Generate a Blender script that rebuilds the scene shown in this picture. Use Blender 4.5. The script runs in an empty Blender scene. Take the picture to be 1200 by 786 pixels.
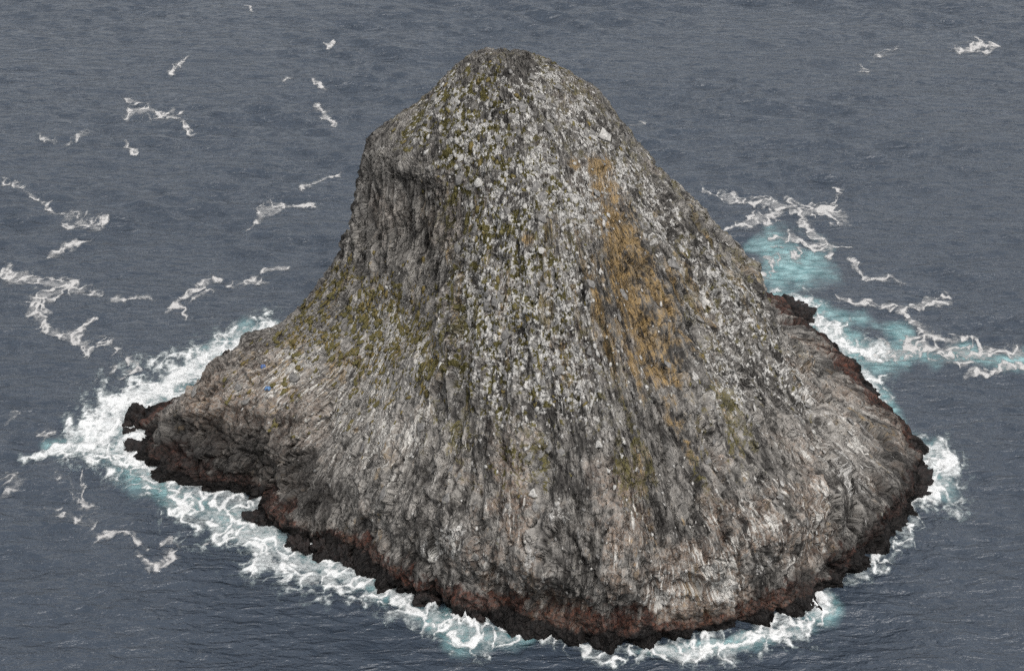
import bpy, math, random
import numpy as np
from mathutils import Vector, Matrix

random.seed(7)
rng = np.random.default_rng(11)
sc = bpy.context.scene
COL = sc.collection

# ------------------------------------------------------------------ camera
PITCH = math.radians(28.0)
DIST = 700.0
FPX = 2800.0                      # focal length in pixels of a 1200 px wide frame
AIM = np.array([-2.5, 0.0, 36.0])
CAM = AIM + DIST * np.array([0.0, -math.cos(PITCH), math.sin(PITCH)])
cam_d = bpy.data.cameras.new('camera')
cam = bpy.data.objects.new('camera', cam_d)
COL.objects.link(cam)
cam.location = CAM
cam.rotation_euler = (math.pi / 2 - PITCH, 0, 0)
cam_d.sensor_width = 36.0
cam_d.lens = FPX / 1200.0 * 36.0
cam_d.clip_start = 1.0
cam_d.clip_end = 60000.0
sc.camera = cam

# ------------------------------------------------------------------ sky, sun, exposure
SUN_EL, SUN_AZ = math.radians(60), math.radians(155)     # azimuth clockwise from +Y
world = bpy.data.worlds.new('World')
sc.world = world
world.use_nodes = True
wn = world.node_tree
wn.nodes.clear()
w_out = wn.nodes.new('ShaderNodeOutputWorld')
w_bg = wn.nodes.new('ShaderNodeBackground')
w_sky = wn.nodes.new('ShaderNodeTexSky')
w_hsv = wn.nodes.new('ShaderNodeHueSaturation')
w_sky.sky_type = 'NISHITA'
w_sky.sun_disc = False
w_sky.sun_elevation = SUN_EL
w_sky.sun_rotation = SUN_AZ
w_sky.air_density = 1.0
w_sky.dust_density = 4.0
w_hsv.inputs['Saturation'].default_value = 0.14         # cloud cover: the blue is nearly gone
w_bg.inputs['Strength'].default_value = 0.15
wn.links.new(w_sky.outputs[0], w_hsv.inputs['Color'])
wn.links.new(w_hsv.outputs[0], w_bg.inputs['Color'])
wn.links.new(w_bg.outputs[0], w_out.inputs[0])

sun_d = bpy.data.lights.new('sun', 'SUN')
sun_d.energy = 0.7
sun_d.angle = math.radians(35)
sun_d.color = (1.0, 0.96, 0.91)
sun = bpy.data.objects.new('sun', sun_d)
COL.objects.link(sun)
sdir = Vector((math.sin(SUN_AZ) * math.cos(SUN_EL), math.cos(SUN_AZ) * math.cos(SUN_EL), math.sin(SUN_EL)))
sun.rotation_euler = sdir.to_track_quat('Z', 'Y').to_euler()
sun.location = sdir * 600

sc.view_settings.view_transform = 'Standard'
sc.view_settings.look = 'None'
sc.view_settings.exposure = 1.1
sc.view_settings.gamma = 1.0
sc.view_settings.use_curve_mapping = False
sc.cycles.use_denoising = False
sc.cycles.denoiser = 'OPENIMAGEDENOISE'
sc.cycles.denoising_input_passes = 'RGB_ALBEDO_NORMAL'
sc.cycles.denoising_prefilter = 'ACCURATE'
sc.cycles.max_bounces = 6
sc.cycles.transparent_max_bounces = 12

# <geo>
# ------------------------------------------------------------------ picture <-> place
CP, SP = math.cos(PITCH), math.sin(PITCH)
def ground(px, row, z=0.0):
    """the point at height z that lies under a picture point"""
    a, b = (px - 600.0) / FPX, (393.0 - row) / FPX
    d = np.array([a, CP + b * SP, -SP + b * CP])
    t = (z - CAM[2]) / d[2]
    return CAM + d * t
def project(P):
    q = P - CAM
    depth = q[..., 1] * CP - q[..., 2] * SP
    up = q[..., 1] * SP + q[..., 2] * CP
    return 600 + FPX * q[..., 0] / depth, 393 - FPX * up / depth, depth

# ------------------------------------------------------------------ noise in numpy
def _hash(ix, iy, iz, seed):
    h = (ix.astype(np.uint32) * np.uint32(374761393) + iy.astype(np.uint32) * np.uint32(668265263)
         + iz.astype(np.uint32) * np.uint32(2147483647) + np.uint32(seed * 1013904223 & 0xffffffff))
    h = (h ^ (h >> np.uint32(13))) * np.uint32(1274126177)
    h = (h ^ (h >> np.uint32(16))) * np.uint32(2246822519)
    h ^= h >> np.uint32(15)
    return h
def _h01(ix, iy, iz, seed):
    return _hash(ix, iy, iz, seed).astype(np.float32) * np.float32(1 / 4294967295.0)
def vnoise(x, y, z, seed=0):
    x = np.asarray(x, np.float32); y = np.asarray(y, np.float32); z = np.asarray(z, np.float32)
    x, y, z = np.broadcast_arrays(x, y, z)
    fx, fy, fz = np.floor(x), np.floor(y), np.floor(z)
    ix, iy, iz = fx.astype(np.int32), fy.astype(np.int32), fz.astype(np.int32)
    x = x - fx; y = y - fy; z = z - fz
    x = x * x * (3 - 2 * x); y = y * y * (3 - 2 * y); z = z * z * (3 - 2 * z)
    r = 0
    for dx in (0, 1):
        for dy in (0, 1):
            for dz in (0, 1):
                w = (x if dx else 1 - x) * (y if dy else 1 - y) * (z if dz else 1 - z)
                r = r + w * _h01(ix + dx, iy + dy, iz + dz, seed)
    return r
def fbm(x, y, z, octaves=4, seed=0, gain=0.55):
    """about unit normal"""
    s, a, f, v = 0, 1.0, 1.0, 0.0
    for k in range(octaves):
        s = s + a * (vnoise(x * f + 17.3 * k, y * f - 9.1 * k, z * f + 4.7 * k, seed + k) - 0.5)
        v += a * a * 0.0277
        a *= gain; f *= 2.03
    return s / math.sqrt(v)
def worley(x, y, z, seed=0):
    x = np.asarray(x, np.float32); y = np.asarray(y, np.float32); z = np.asarray(z, np.float32)
    ix, iy, iz = (np.floor(c).astype(np.int32) for c in (x, y, z))
    f1 = np.full(x.shape, 9.0, np.float32); f2 = f1.copy(); cid = np.zeros(x.shape, np.float32); vx = cid.copy(); vy = cid.copy(); vz = cid.copy()
    for dx in (-1, 0, 1):
        for dy in (-1, 0, 1):
            for dz in (-1, 0, 1):
                a, b, c = ix + dx, iy + dy, iz + dz
                h = _hash(a, b, c, seed)
                ox = (h & np.uint32(1023)).astype(np.float32) / 1023
                oy = ((h >> np.uint32(10)) & np.uint32(1023)).astype(np.float32) / 1023
                oz = ((h >> np.uint32(20)) & np.uint32(1023)).astype(np.float32) / 1023
                d = (a + ox - x) ** 2 + (b + oy - y) ** 2 + (c + oz - z) ** 2
                closer = d < f1
                f2 = np.where(closer, f1, np.minimum(f2, d))
                cid = np.where(closer, ((h * np.uint32(2654435761)) >> np.uint32(8)).astype(np.float32) / 16777216.0, cid)
                vx = np.where(closer, a + ox - x, vx); vy = np.where(closer, b + oy - y, vy); vz = np.where(closer, c + oz - z, vz)
                f1 = np.where(closer, d, f1)
    return np.sqrt(f1), np.sqrt(f2), cid, vx, vy, vz
def sstep(a, b, x):
    t = np.clip((x - a) / (b - a), 0, 1)
    return t * t * (3 - 2 * t)

# ------------------------------------------------------------------ the island: contour lines
AX = np.array([0.0, 0.0])
shore_px = [(150,487),(153,503),(158,522),(166,538),(185,552),(205,562),(245,572),(290,580),(328,583),(333,590),(312,594),(290,601),
            (300,613),(322,627),(360,640),(400,648),(425,660),(450,681),(490,701),(512,706),(545,726),(575,726),(600,732),
            (640,741),(700,757),(760,752),(830,742),(900,727),(942,713),(962,690),(1000,666),(1040,632),(1066,602),
            (1082,572),(1074,556),(1082,546),(1072,535),(1076,527),(1056,508),(1045,500),(1030,480),(1021,458),(1002,430),(975,407),(952,392),
            (944,380),(948,364),(938,357),(910,352)]
_sp = np.array([ground(a, b)[:2] for a, b in shore_px]) - AX
_th = np.degrees(np.arctan2(_sp[:, 1], _sp[:, 0])) % 360
_r = np.hypot(_sp[:, 0], _sp[:, 1])
hid = [(60, 112), (75, 104), (90, 96), (105, 90), (120, 86), (135, 88), (150, 92), (162, 99), (170, 105)]
_th = np.concatenate([_th, [h[0] for h in hid]]); _r = np.concatenate([_r, [h[1] for h in hid]])
_o = np.argsort(_th); _th, _r = _th[_o], _r[_o]
_tp = np.concatenate([_th - 360, _th, _th + 360]); _rp = np.concatenate([_r, _r, _r])
def shore_r(deg):
    return np.interp(np.asarray(deg) % 360, _tp, _rp)
_g = np.arange(0, 360, 1.0)
_s = shore_r(_g)
_ker = np.exp(-0.5 * (np.arange(-24, 25) / 8.0) ** 2); _ker /= _ker.sum()
_sm = np.convolve(np.concatenate([_s[-24:], _s, _s[:24]]), _ker, 'valid')
def shore_smooth(deg):
    return np.interp(np.asarray(deg) % 360, np.append(_g, 360), np.append(_sm, _sm[0]))

LEV = [20, 40, 60, 78, 96, 109.5, 118.0, 121.8]
#       180  195  210  225  240  255  270  285  300  315  330  345    0   15   30   45   60   75   90  105  120  135  150  165
TAB = [[ 96,  83,  70,  70,  78,  88,  98, 108, 111, 111, 105,  98,  91,  84,  80,  79,  77,  72,  68,  66,  62,  58,  60,  74],
       [ 70,  60,  52,  52,  60,  70,  80,  88,  91,  89,  83,  78,  74,  68,  62,  59,  55,  51,  48,  46,  45,  45,  48,  58],
       [ 52,  46,  41,  39,  45,  54,  62,  69,  73,  71,  68,  67,  66,  61,  55,  50,  46,  43,  40,  38,  37,  38,  42,  48],
       [ 46,  43,  38,  35,  38,  44,  50,  54,  56,  54,  51,  49,  47,  44,  43,  40,  36,  34,  32,  31,  32,  34,  38,  44],
       [ 43,  41,  37,  33,  32,  34,  37,  39,  40,  39,  36,  34,  32,  30,  29,  28,  26,  25,  24,  25,  26,  29,  34,  40],
       [ 27,  26,  25,  24,  24,  24,  25,  26,  26,  26,  26,  26,  25,  24,  22,  21,  20,  19,  19,  19,  20,  21,  23,  25],
       [ 16,  16,  15,  15,  14,  14,  15,  15,  15,  15,  15,  15,  15,  14,  13,  12,  12,  11,  11,  11,  12,  13,  14,  15],
       [  9,   9,   8,   7,   7,   7,   7,   7,   7,   7,   7,   7,   7,   7,   6,   6,   6,   6,   6,   6,   6,   7,   8,   9]]
PEAK = 122.9
def pchip(xk, Y, x):
    """Y (k,n) at knots xk, evaluated at x (m) -> (m,n), monotone cubic"""
    xk = np.asarray(xk, float); h = np.diff(xk)[:, None]; d = np.diff(Y, axis=0) / h
    m = np.zeros_like(Y)
    a, b = d[:-1], d[1:]
    w1, w2 = 2 * h[1:] + h[:-1], h[1:] + 2 * h[:-1]
    with np.errstate(divide='ignore', invalid='ignore'):
        hm = (w1 + w2) / (w1 / a + w2 / b)
    m[1:-1] = np.where(a * b > 0, hm, 0)
    m[0], m[-1] = d[0], d[-1]
    i = np.clip(np.searchsorted(xk, x) - 1, 0, len(xk) - 2)
    t = ((x - xk[i]) / (xk[i + 1] - xk[i]))[:, None]; hh = h[i]
    return ((2*t**3 - 3*t**2 + 1) * Y[i] + (t**3 - 2*t**2 + t) * hh * m[i] + (-2*t**3 + 3*t**2) * Y[i+1] + (t**3 - t**2) * hh * m[i+1])
def periodic(vals, deg):
    """Catmull-Rom through 24 values starting at 180 degrees"""
    v = np.asarray(vals, float); q = ((np.asarray(deg) - 180.0) % 360) / 15.0
    i = np.floor(q).astype(int); t = q - i
    p0, p1, p2, p3 = v[(i-1) % 24], v[i % 24], v[(i+1) % 24], v[(i+2) % 24]
    return 0.5 * (2*p1 + (p2-p0)*t + (2*p0-5*p1+4*p2-p3)*t**2 + (3*p1-p0-3*p2+p3)*t**3)

# columns: dense where the photograph looks, coarse behind
vis = np.linspace(150, 416, 1180)
hidc = np.linspace(56, 150, 92)[1:-1] + 360
cols = np.concatenate([vis, hidc])
NT = len(cols)
zf = np.concatenate([np.linspace(-6, 0, 6, endpoint=False), np.linspace(0, 116.4, 500, endpoint=False), PEAK - 6.5 * np.linspace(1, 0, 120) ** 2])
levels = [-6, 0, 8] + LEV + [PEAK]
def table_at(deg):
    s0, sm = shore_r(deg), shore_smooth(deg)
    r20 = periodic(TAB[0], deg)
    rows = [s0 + 5, s0, 0.45 * np.minimum(s0, sm) + 0.55 * (sm * 0.55 + r20 * 0.45) - 1.0]
    rows += [periodic(t, deg) for t in TAB] + [np.zeros_like(s0)]
    return np.array(rows)
fine = pchip(levels, table_at(np.linspace(200, 380, 40)), zf)
prof = fine.mean(axis=1)
arc = np.concatenate([[0], np.cumsum(np.hypot(np.diff(prof), np.diff(zf)))])
NR = 600
sgrid = np.linspace(0, arc[-1], NR + 1)[:-1]
zrow = np.interp(sgrid, arc, zf)
Rad = pchip(levels, table_at(cols), zrow).astype(np.float32)          # (NR, NT)
TH = np.radians(cols)[None, :] + np.zeros((NR, 1))
Z0 = zrow[:, None] + np.zeros((1, NT))
X = Rad * np.cos(TH) - np.interp(zrow, [60, 96, 109, 124], [0, -0.4, 1.2, 4.5])[:, None]; Y = Rad * np.sin(TH) + 3.0 * sstep(100, 124, zrow)[:, None]
P = np.stack([X, Y, Z0], -1).astype(np.float32)
def grid_normals(P):
    du = np.roll(P, -1, 1) - np.roll(P, 1, 1)
    dv = np.gradient(P, axis=0)
    n = np.cross(du, dv)
    return n / (np.linalg.norm(n, axis=-1, keepdims=True) + 1e-9)
N = grid_normals(P)
U = (TH * 62.0).astype(np.float32)                                       # along the hillside
S = (sgrid[:, None] + np.zeros((1, NT))).astype(np.float32)             # down the hillside
PB = P.copy()
hx, hy, hd = project(PB.reshape(-1, 3).astype(float))
facing = ((N.reshape(-1, 3) * (CAM - PB.reshape(-1, 3))).sum(-1) > 0)
def spot(px, row):
    """the island surface seen at a picture point"""
    d = (hx - px) ** 2 + (hy - row) ** 2 + np.where(facing, 0, 1e6)
    k = np.argsort(d)[:12]
    return PB.reshape(-1, 3)[k[np.argmin(hd[k])]].astype(float)
# </geo>

# ------------------------------------------------------------------ helpers
def tag(o, label, cat=None, group=None, kind=None):
    o['label'] = label
    if cat: o['category'] = cat
    if group: o['group'] = group
    if kind: o['kind'] = kind
    return o
def mesh_np(name, V, F, mat, smooth=False):
    """V (n,3), F (m,3|4) arrays -> mesh"""
    me = bpy.data.meshes.new(name)
    V = np.ascontiguousarray(V, np.float32); F = np.ascontiguousarray(F, np.int32)
    k = F.shape[1]
    me.vertices.add(len(V)); me.vertices.foreach_set('co', V.ravel())
    me.loops.add(F.size); me.loops.foreach_set('vertex_index', F.ravel())
    me.polygons.add(len(F))
    me.polygons.foreach_set('loop_start', np.arange(0, F.size, k, dtype=np.int32))
    if smooth:
        me.polygons.foreach_set('use_smooth', np.ones(len(F), bool))
    me.update(calc_edges=True)
    me.validate()
    if mat: me.materials.append(mat)
    return me
def attr(me, name, data, kind='FLOAT'):
    a = me.attributes.new(name, kind, 'POINT')
    if kind == 'FLOAT':
        a.data.foreach_set('value', np.ascontiguousarray(data, np.float32).ravel())
    else:
        a.data.foreach_set('color', np.ascontiguousarray(data, np.float32).ravel())
def obj(name, me, parent=None, loc=None):
    o = bpy.data.objects.new(name, me)
    COL.objects.link(o)
    if loc is not None: o.location = loc
    if parent: o.parent = parent
    return o
class NT_:
    def __init__(s, name):
        s.m = bpy.data.materials.new(name); s.m.use_nodes = True
        s.t = s.m.node_tree; s.t.nodes.clear()
        s.out = s.n('ShaderNodeOutputMaterial')
    def n(s, typ, **kw):
        nd = s.t.nodes.new(typ)
        for k, v in kw.items(): setattr(nd, k, v)
        return nd
    def l(s, a, b): s.t.links.new(a, b)
    def val(s, x, sock):
        if isinstance(x, (int, float)): sock.default_value = x
        elif isinstance(x, tuple): sock.default_value = x if len(x) == 4 else (*x, 1.0)
        else: s.l(x, sock)
    def mix(s, f, a, b, mode='MIX'):
        nd = s.n('ShaderNodeMix', data_type='RGBA', blend_type=mode)
        s.val(f, nd.inputs[0]); s.val(a, nd.inputs[6]); s.val(b, nd.inputs[7])
        return nd.outputs[2]
    def math(s, op, a, b=0.0, clamp=False):
        nd = s.n('ShaderNodeMath', operation=op, use_clamp=clamp)
        s.val(a, nd.inputs[0]); s.val(b, nd.inputs[1])
        return nd.outputs[0]
    def attr(s, name):
        return s.n('ShaderNodeAttribute', attribute_name=name)
    def noise(s, scale, detail=4, rough=0.55, stretch=(1, 1, 1), dist=0.0):
        tc = s.n('ShaderNodeTexCoord'); mp = s.n('ShaderNodeMapping')
        mp.inputs['Scale'].default_value = stretch
        s.l(tc.outputs['Object'], mp.inputs[0])
        nz = s.n('ShaderNodeTexNoise')
        nz.inputs['Scale'].default_value = scale; nz.inputs['Detail'].default_value = detail
        nz.inputs['Roughness'].default_value = rough; nz.inputs['Distortion'].default_value = dist
        s.l(mp.outputs[0], nz.inputs['Vector'])
        return nz.outputs['Fac']
    def ramp(s, f, lo, hi, a=0.0, b=1.0):
        nd = s.n('ShaderNodeMapRange')
        s.val(f, nd.inputs[0])
        for i, v in enumerate((lo, hi, a, b)): nd.inputs[i + 1].default_value = v
        return nd.outputs[0]
    def bump(s, h, strength, dist, normal=None):
        b = s.n('ShaderNodeBump'); b.inputs['Strength'].default_value = strength; b.inputs['Distance'].default_value = dist
        s.l(h, b.inputs['Height'])
        if normal is not None: s.l(normal, b.inputs['Normal'])
        return b.outputs[0]
    def principled(s, color, rough=0.8, normal=None, **kw):
        p = s.n('ShaderNodeBsdfPrincipled')
        s.val(color, p.inputs['Base Color']); s.val(rough, p.inputs['Roughness'])
        for k, v in kw.items(): p.inputs[k].default_value = v
        if normal is not None: s.l(normal, p.inputs['Normal'])
        s.l(p.outputs[0], s.out.inputs[0])
        return p

# ------------------------------------------------------------------ materials
def rock_material(name):
    m = NT_(name)
    ca, cb = m.attr('cover'), m.attr('stain')
    sa, sb = m.n('ShaderNodeSeparateColor'), m.n('ShaderNodeSeparateColor')
    m.l(ca.outputs['Color'], sa.inputs[0]); m.l(cb.outputs['Color'], sb.inputs[0])
    guano, moss, ochre = sa.outputs; red, black, tone = sb.outputs
    brown = m.attr('brown').outputs['Fac']
    drip = m.attr('drip').outputs['Fac']
    fall = m.attr('fall').outputs['Vector']
    def fnoise(su, sv, detail=4, rough=0.6, off=0.0):
        mp = m.n('ShaderNodeMapping'); mp.inputs['Scale'].default_value = (su, sv, 1); mp.inputs['Location'].default_value = (off, off * 0.7, off)
        m.l(fall, mp.inputs[0])
        nz = m.n('ShaderNodeTexNoise'); nz.inputs['Scale'].default_value = 1.0; nz.inputs['Detail'].default_value = detail
        nz.inputs['Roughness'].default_value = rough; nz.inputs['Distortion'].default_value = 0.15
        m.l(mp.outputs[0], nz.inputs['Vector']); return nz.outputs['Fac']
    f1 = m.noise(1.0, 5, 0.65); f2 = m.noise(4.2, 4, 0.65)
    k1 = fnoise(1.5, 0.16, 4, 0.65); k2 = fnoise(0.45, 0.05, 4, 0.6, 7.0); k3 = fnoise(3.2, 0.55, 3, 0.6, 3.0)
    hf = m.math('SUBTRACT', f2, 0.5); kk = m.math('SUBTRACT', k1, 0.5); k33 = m.math('SUBTRACT', k3, 0.5)
    t = m.math('ADD', tone, m.math('MULTIPLY', kk, 2.0)); t = m.math('ADD', t, m.math('MULTIPLY', hf, 0.9))
    t = m.math('ADD', t, m.math('MULTIPLY', k33, 0.7), True)
    base = m.mix(t, (0.029, 0.027, 0.025), (0.200, 0.188, 0.172))
    base = m.mix(m.math('MULTIPLY', brown, m.ramp(f1, 0.35, 0.62)), base, m.mix(t, (0.050, 0.034, 0.026), (0.165, 0.122, 0.092)))
    oc = m.math('ADD', ochre, m.math('ADD', m.math('MULTIPLY', kk, 2.2), m.math('MULTIPLY', k33, 1.2))); oc = m.math('MULTIPLY', m.ramp(oc, 0.22, 1.05), m.ramp(ochre, 0.0, 0.25))
    base = m.mix(m.math('MULTIPLY', oc, 0.85), base, m.mix(m.ramp(k3, 0.35, 0.68), (0.095, 0.063, 0.025), (0.262, 0.170, 0.065)))
    mo = m.math('ADD', moss, m.math('ADD', m.math('MULTIPLY', hf, 1.2), m.math('MULTIPLY', kk, 0.6))); mo = m.math('MULTIPLY', m.ramp(mo, 0.32, 0.62), m.ramp(moss, 0.0, 0.2))
    base = m.mix(mo, base, m.mix(m.ramp(f2, 0.32, 0.7), (0.032, 0.030, 0.012), (0.105, 0.090, 0.032)))
    gu = m.math('ADD', guano, m.math('ADD', m.math('MULTIPLY', hf, 1.7), m.math('MULTIPLY', kk, 0.9))); gu = m.math('MULTIPLY', m.ramp(gu, 0.42, 0.78), m.ramp(guano, 0.0, 0.2))
    base = m.mix(gu, base, m.mix(m.ramp(k3, 0.3, 0.7), (0.20, 0.193, 0.182), (0.43, 0.418, 0.395)))
    k4 = fnoise(2.1, 0.13, 3, 0.6, 11.0)
    dr = m.math('ADD', m.math('MULTIPLY', drip, 0.22), k4); dr = m.math('MULTIPLY', m.ramp(dr, 0.70, 0.79), m.ramp(drip, 0.05, 0.5))
    base = m.mix(m.math('MULTIPLY', dr, 0.9), base, m.mix(m.ramp(k3, 0.3, 0.7), (0.24, 0.23, 0.213), (0.46, 0.445, 0.412)))
    base = m.mix(red, base, m.mix(m.ramp(m.math('ADD', f1, m.math('MULTIPLY', hf, 0.5)), 0.40, 0.70), (0.010, 0.007, 0.006), (0.082, 0.026, 0.015)))
    base = m.mix(black, base, m.mix(m.ramp(f1, 0.35, 0.7), (0.0035, 0.0033, 0.0033), (0.013, 0.0105, 0.0095)))
    def cells(su, sv, feature, w=0.25):
        mp = m.n('ShaderNodeMapping'); mp.inputs['Scale'].default_value = (su, sv, 1)
        wv = m.n('ShaderNodeVectorMath', operation='MULTIPLY_ADD')
        nn = m.n('ShaderNodeTexNoise'); nn.inputs['Scale'].default_value = 0.9; nn.inputs['Detail'].default_value = 3
        m.l(fall, nn.inputs['Vector']); m.l(nn.outputs['Color'], wv.inputs[0]); wv.inputs[1].default_value = (w / su, w / sv, 0)
        m.l(fall, wv.inputs[2]); m.l(wv.outputs[0], mp.inputs[0])
        v = m.n('ShaderNodeTexVoronoi', voronoi_dimensions='2D', feature=feature); v.inputs['Scale'].default_value = 1.0
        m.l(mp.outputs[0], v.inputs['Vector']); return v
    va, vb = cells(1.15, 0.42, 'F1', 0.8), cells(0.45, 0.2, 'F1', 0.6)
    ea, eb = cells(1.15, 0.42, 'DISTANCE_TO_EDGE', 0.8), cells(0.45, 0.2, 'DISTANCE_TO_EDGE', 0.6)
    nb = m.bump(k1, 0.85, 1.0)
    nb = m.bump(m.ramp(ea.outputs['Distance'], 0.0, 0.10), 0.8, 0.35, nb)
    nb = m.bump(m.ramp(eb.outputs['Distance'], 0.0, 0.07), 0.8, 0.55, nb)
    def tilt(nrm, v, amt):
        sub = m.n('ShaderNodeVectorMath', operation='SUBTRACT'); m.l(v.outputs['Color'], sub.inputs[0]); sub.inputs[1].default_value = (0.5, 0.5, 0.5)
        ma = m.n('ShaderNodeVectorMath', operation='MULTIPLY_ADD'); m.l(sub.outputs[0], ma.inputs[0]); ma.inputs[1].default_value = (amt,) * 3
        m.l(nrm, ma.inputs[2]); no = m.n('ShaderNodeVectorMath', operation='NORMALIZE'); m.l(ma.outputs[0], no.inputs[0]); return no.outputs[0]
    nb = tilt(tilt(nb, va, 0.55), vb, 0.6)
    nb = m.bump(k3, 0.6, 0.35, nb)
    nb = m.bump(m.noise(2.2, 5, 0.65), 0.5, 0.25, nb)
    m.principled(base, m.ramp(black, 0, 1, 0.9, 0.62), nb, **{'Specular IOR Level': 0.12})
    return m.m
ROCK = rock_material('weathered_rock')

def moss_material():
    m = NT_('cushion_moss')
    c = m.mix(m.ramp(m.noise(1.3, 4, 0.6), 0.3, 0.7), (0.050, 0.046, 0.020), (0.125, 0.108, 0.046))
    c = m.mix(m.ramp(m.noise(0.15, 2), 0.42, 0.62), c, (0.115, 0.088, 0.034))
    m.principled(c, 0.95, m.bump(m.noise(6, 4, 0.7), 1.0, 0.25), **{'Specular IOR Level': 0.1})
    return m.m
MOSS = moss_material()

def stone_material(name, a, b):
    m = NT_(name)
    c = m.mix(m.ramp(m.noise(1.8, 5, 0.65), 0.32, 0.68), a, b)
    c = m.mix(m.ramp(m.noise(0.9, 3), 0.56, 0.70, 0, 0.8), c, (0.075, 0.070, 0.035))
    m.principled(c, 0.9, m.bump(m.noise(3.5, 5, 0.7), 0.9, 0.25), **{'Specular IOR Level': 0.2})
    return m.m
STONES = [stone_material('guano_white_stone', (0.15, 0.145, 0.137), (0.40, 0.388, 0.366)),
          stone_material('grey_stone', (0.045, 0.044, 0.043), (0.19, 0.182, 0.172)),
          stone_material('ochre_stone', (0.13, 0.085, 0.04), (0.30, 0.19, 0.085))]

def wet_rock():
    m = NT_('wet_black_rock')
    c = m.mix(m.ramp(m.noise(0.5, 5, 0.65), 0.38, 0.66), (0.004, 0.0038, 0.0038), (0.016, 0.0105, 0.009))
    m.principled(c, 0.6, m.bump(m.noise(1.6, 6, 0.7), 1.0, 0.4), **{'Specular IOR Level': 0.2})
    return m.m
WETROCK = wet_rock()

def sea_material():
    m = NT_('sea_water')
    aer = m.attr('aerated').outputs['Fac']
    n1 = m.noise(0.12, 4, 0.6, (0.6, 1.0, 1.0))
    c = m.mix(m.ramp(n1, 0.3, 0.7), (0.019, 0.026, 0.0365), (0.025, 0.033, 0.045))
    c = m.mix(aer, c, m.mix(m.ramp(m.noise(0.35, 4, 0.6, (0.6, 1, 1)), 0.35, 0.65), (0.045, 0.105, 0.113), (0.165, 0.262, 0.268)))
    b = m.bump(m.noise(0.30, 4, 0.52, (0.42, 1.0, 1.0), 0.5), 1.0, 2.4)
    b = m.bump(m.noise(1.1, 3, 0.55, (0.5, 1.0, 1.0), 0.3), 0.8, 0.30, b)
    m.principled(c, m.ramp(m.noise(0.018, 4, 0.6, (0.5, 1.0, 1.0)), 0.35, 0.65, 0.12, 0.26), b, **{'IOR': 1.333})
    return m.m
SEA = sea_material()

def foam_material(name, thin, thick):
    m = NT_(name)
    a = m.attr('foaminess').outputs['Fac']
    fine = m.noise(0.85, 8, 0.68, (0.75, 1, 1), 0.6)
    al = m.math('ADD', m.math('MULTIPLY', a, 1.25), m.ramp(fine, 0.2, 0.8, -1.0, 1.0))
    al = m.ramp(al, 0.26, 1.15)
    al = m.math('ADD', m.math('MULTIPLY', al, 0.72), m.math('MULTIPLY', m.ramp(a, 0.05, 0.75), 0.28), True)
    p = m.n('ShaderNodeBsdfPrincipled')
    m.val(m.mix(m.ramp(a, 0.2, 0.9), thin, thick), p.inputs['Base Color'])
    p.inputs['Roughness'].default_value = 0.9
    p.inputs['Specular IOR Level'].default_value = 0.1
    m.l(m.bump(fine, 0.6, 0.4), p.inputs['Normal'])
    t = m.n('ShaderNodeBsdfTransparent'); mx = m.n('ShaderNodeMixShader')
    m.l(al, mx.inputs[0]); m.l(t.outputs[0], mx.inputs[1]); m.l(p.outputs[0], mx.inputs[2])
    m.l(mx.outputs[0], m.out.inputs[0])
    return m.m
FOAM = foam_material('surf_foam', (0.16, 0.195, 0.20), (0.43, 0.435, 0.43))
OLDFOAM = foam_material('drifting_foam', (0.15, 0.158, 0.165), (0.31, 0.303, 0.295))

# ------------------------------------------------------------------ sea
_wr = np.random.default_rng(5)
WAVES = []
for L in np.exp(np.linspace(math.log(2.6), math.log(46), 46)):
    ang = math.radians(-96) + _wr.normal(0, 0.50)
    amp = 0.0075 * L ** 0.95 * _wr.uniform(0.6, 1.3) * (0.6 if L > 20 else 0.95)
    WAVES.append((2 * math.pi / L * math.cos(ang), 2 * math.pi / L * math.sin(ang), amp, _wr.uniform(0, 6.28)))
def sea_z(x, y):
    z = np.zeros(np.broadcast(x, y).shape, np.float32)
    for kx, ky, a, ph in WAVES:
        z += a * np.sin(kx * x + ky * y + ph).astype(np.float32)
    gust = 1.0 + 0.28 * fbm(x / 60.0, y / 40.0, 0 * x, 2, 91)
    d = np.maximum(np.abs(x) / 330.0, np.abs(y - 140) / 350.0)
    return z * gust * np.clip(2.0 - 1.0 * d, 0, 1)
def axis_pts(lo, hi, step, far):
    mid = np.arange(lo, hi + 1e-6, step)
    out = []; d = step
    x = mid[-1]
    while x < far:
        d *= 1.25; x += d; out.append(x)
    o = np.array(out)
    return np.concatenate([(lo - (o - mid[-1]))[::-1], mid, o])
gx = axis_pts(-270, 270, 1.0, 26000); gy = axis_pts(-150, 440, 0.85, 26000)
GX, GY = np.meshgrid(gx, gy)
GZ = sea_z(GX, GY)

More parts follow.
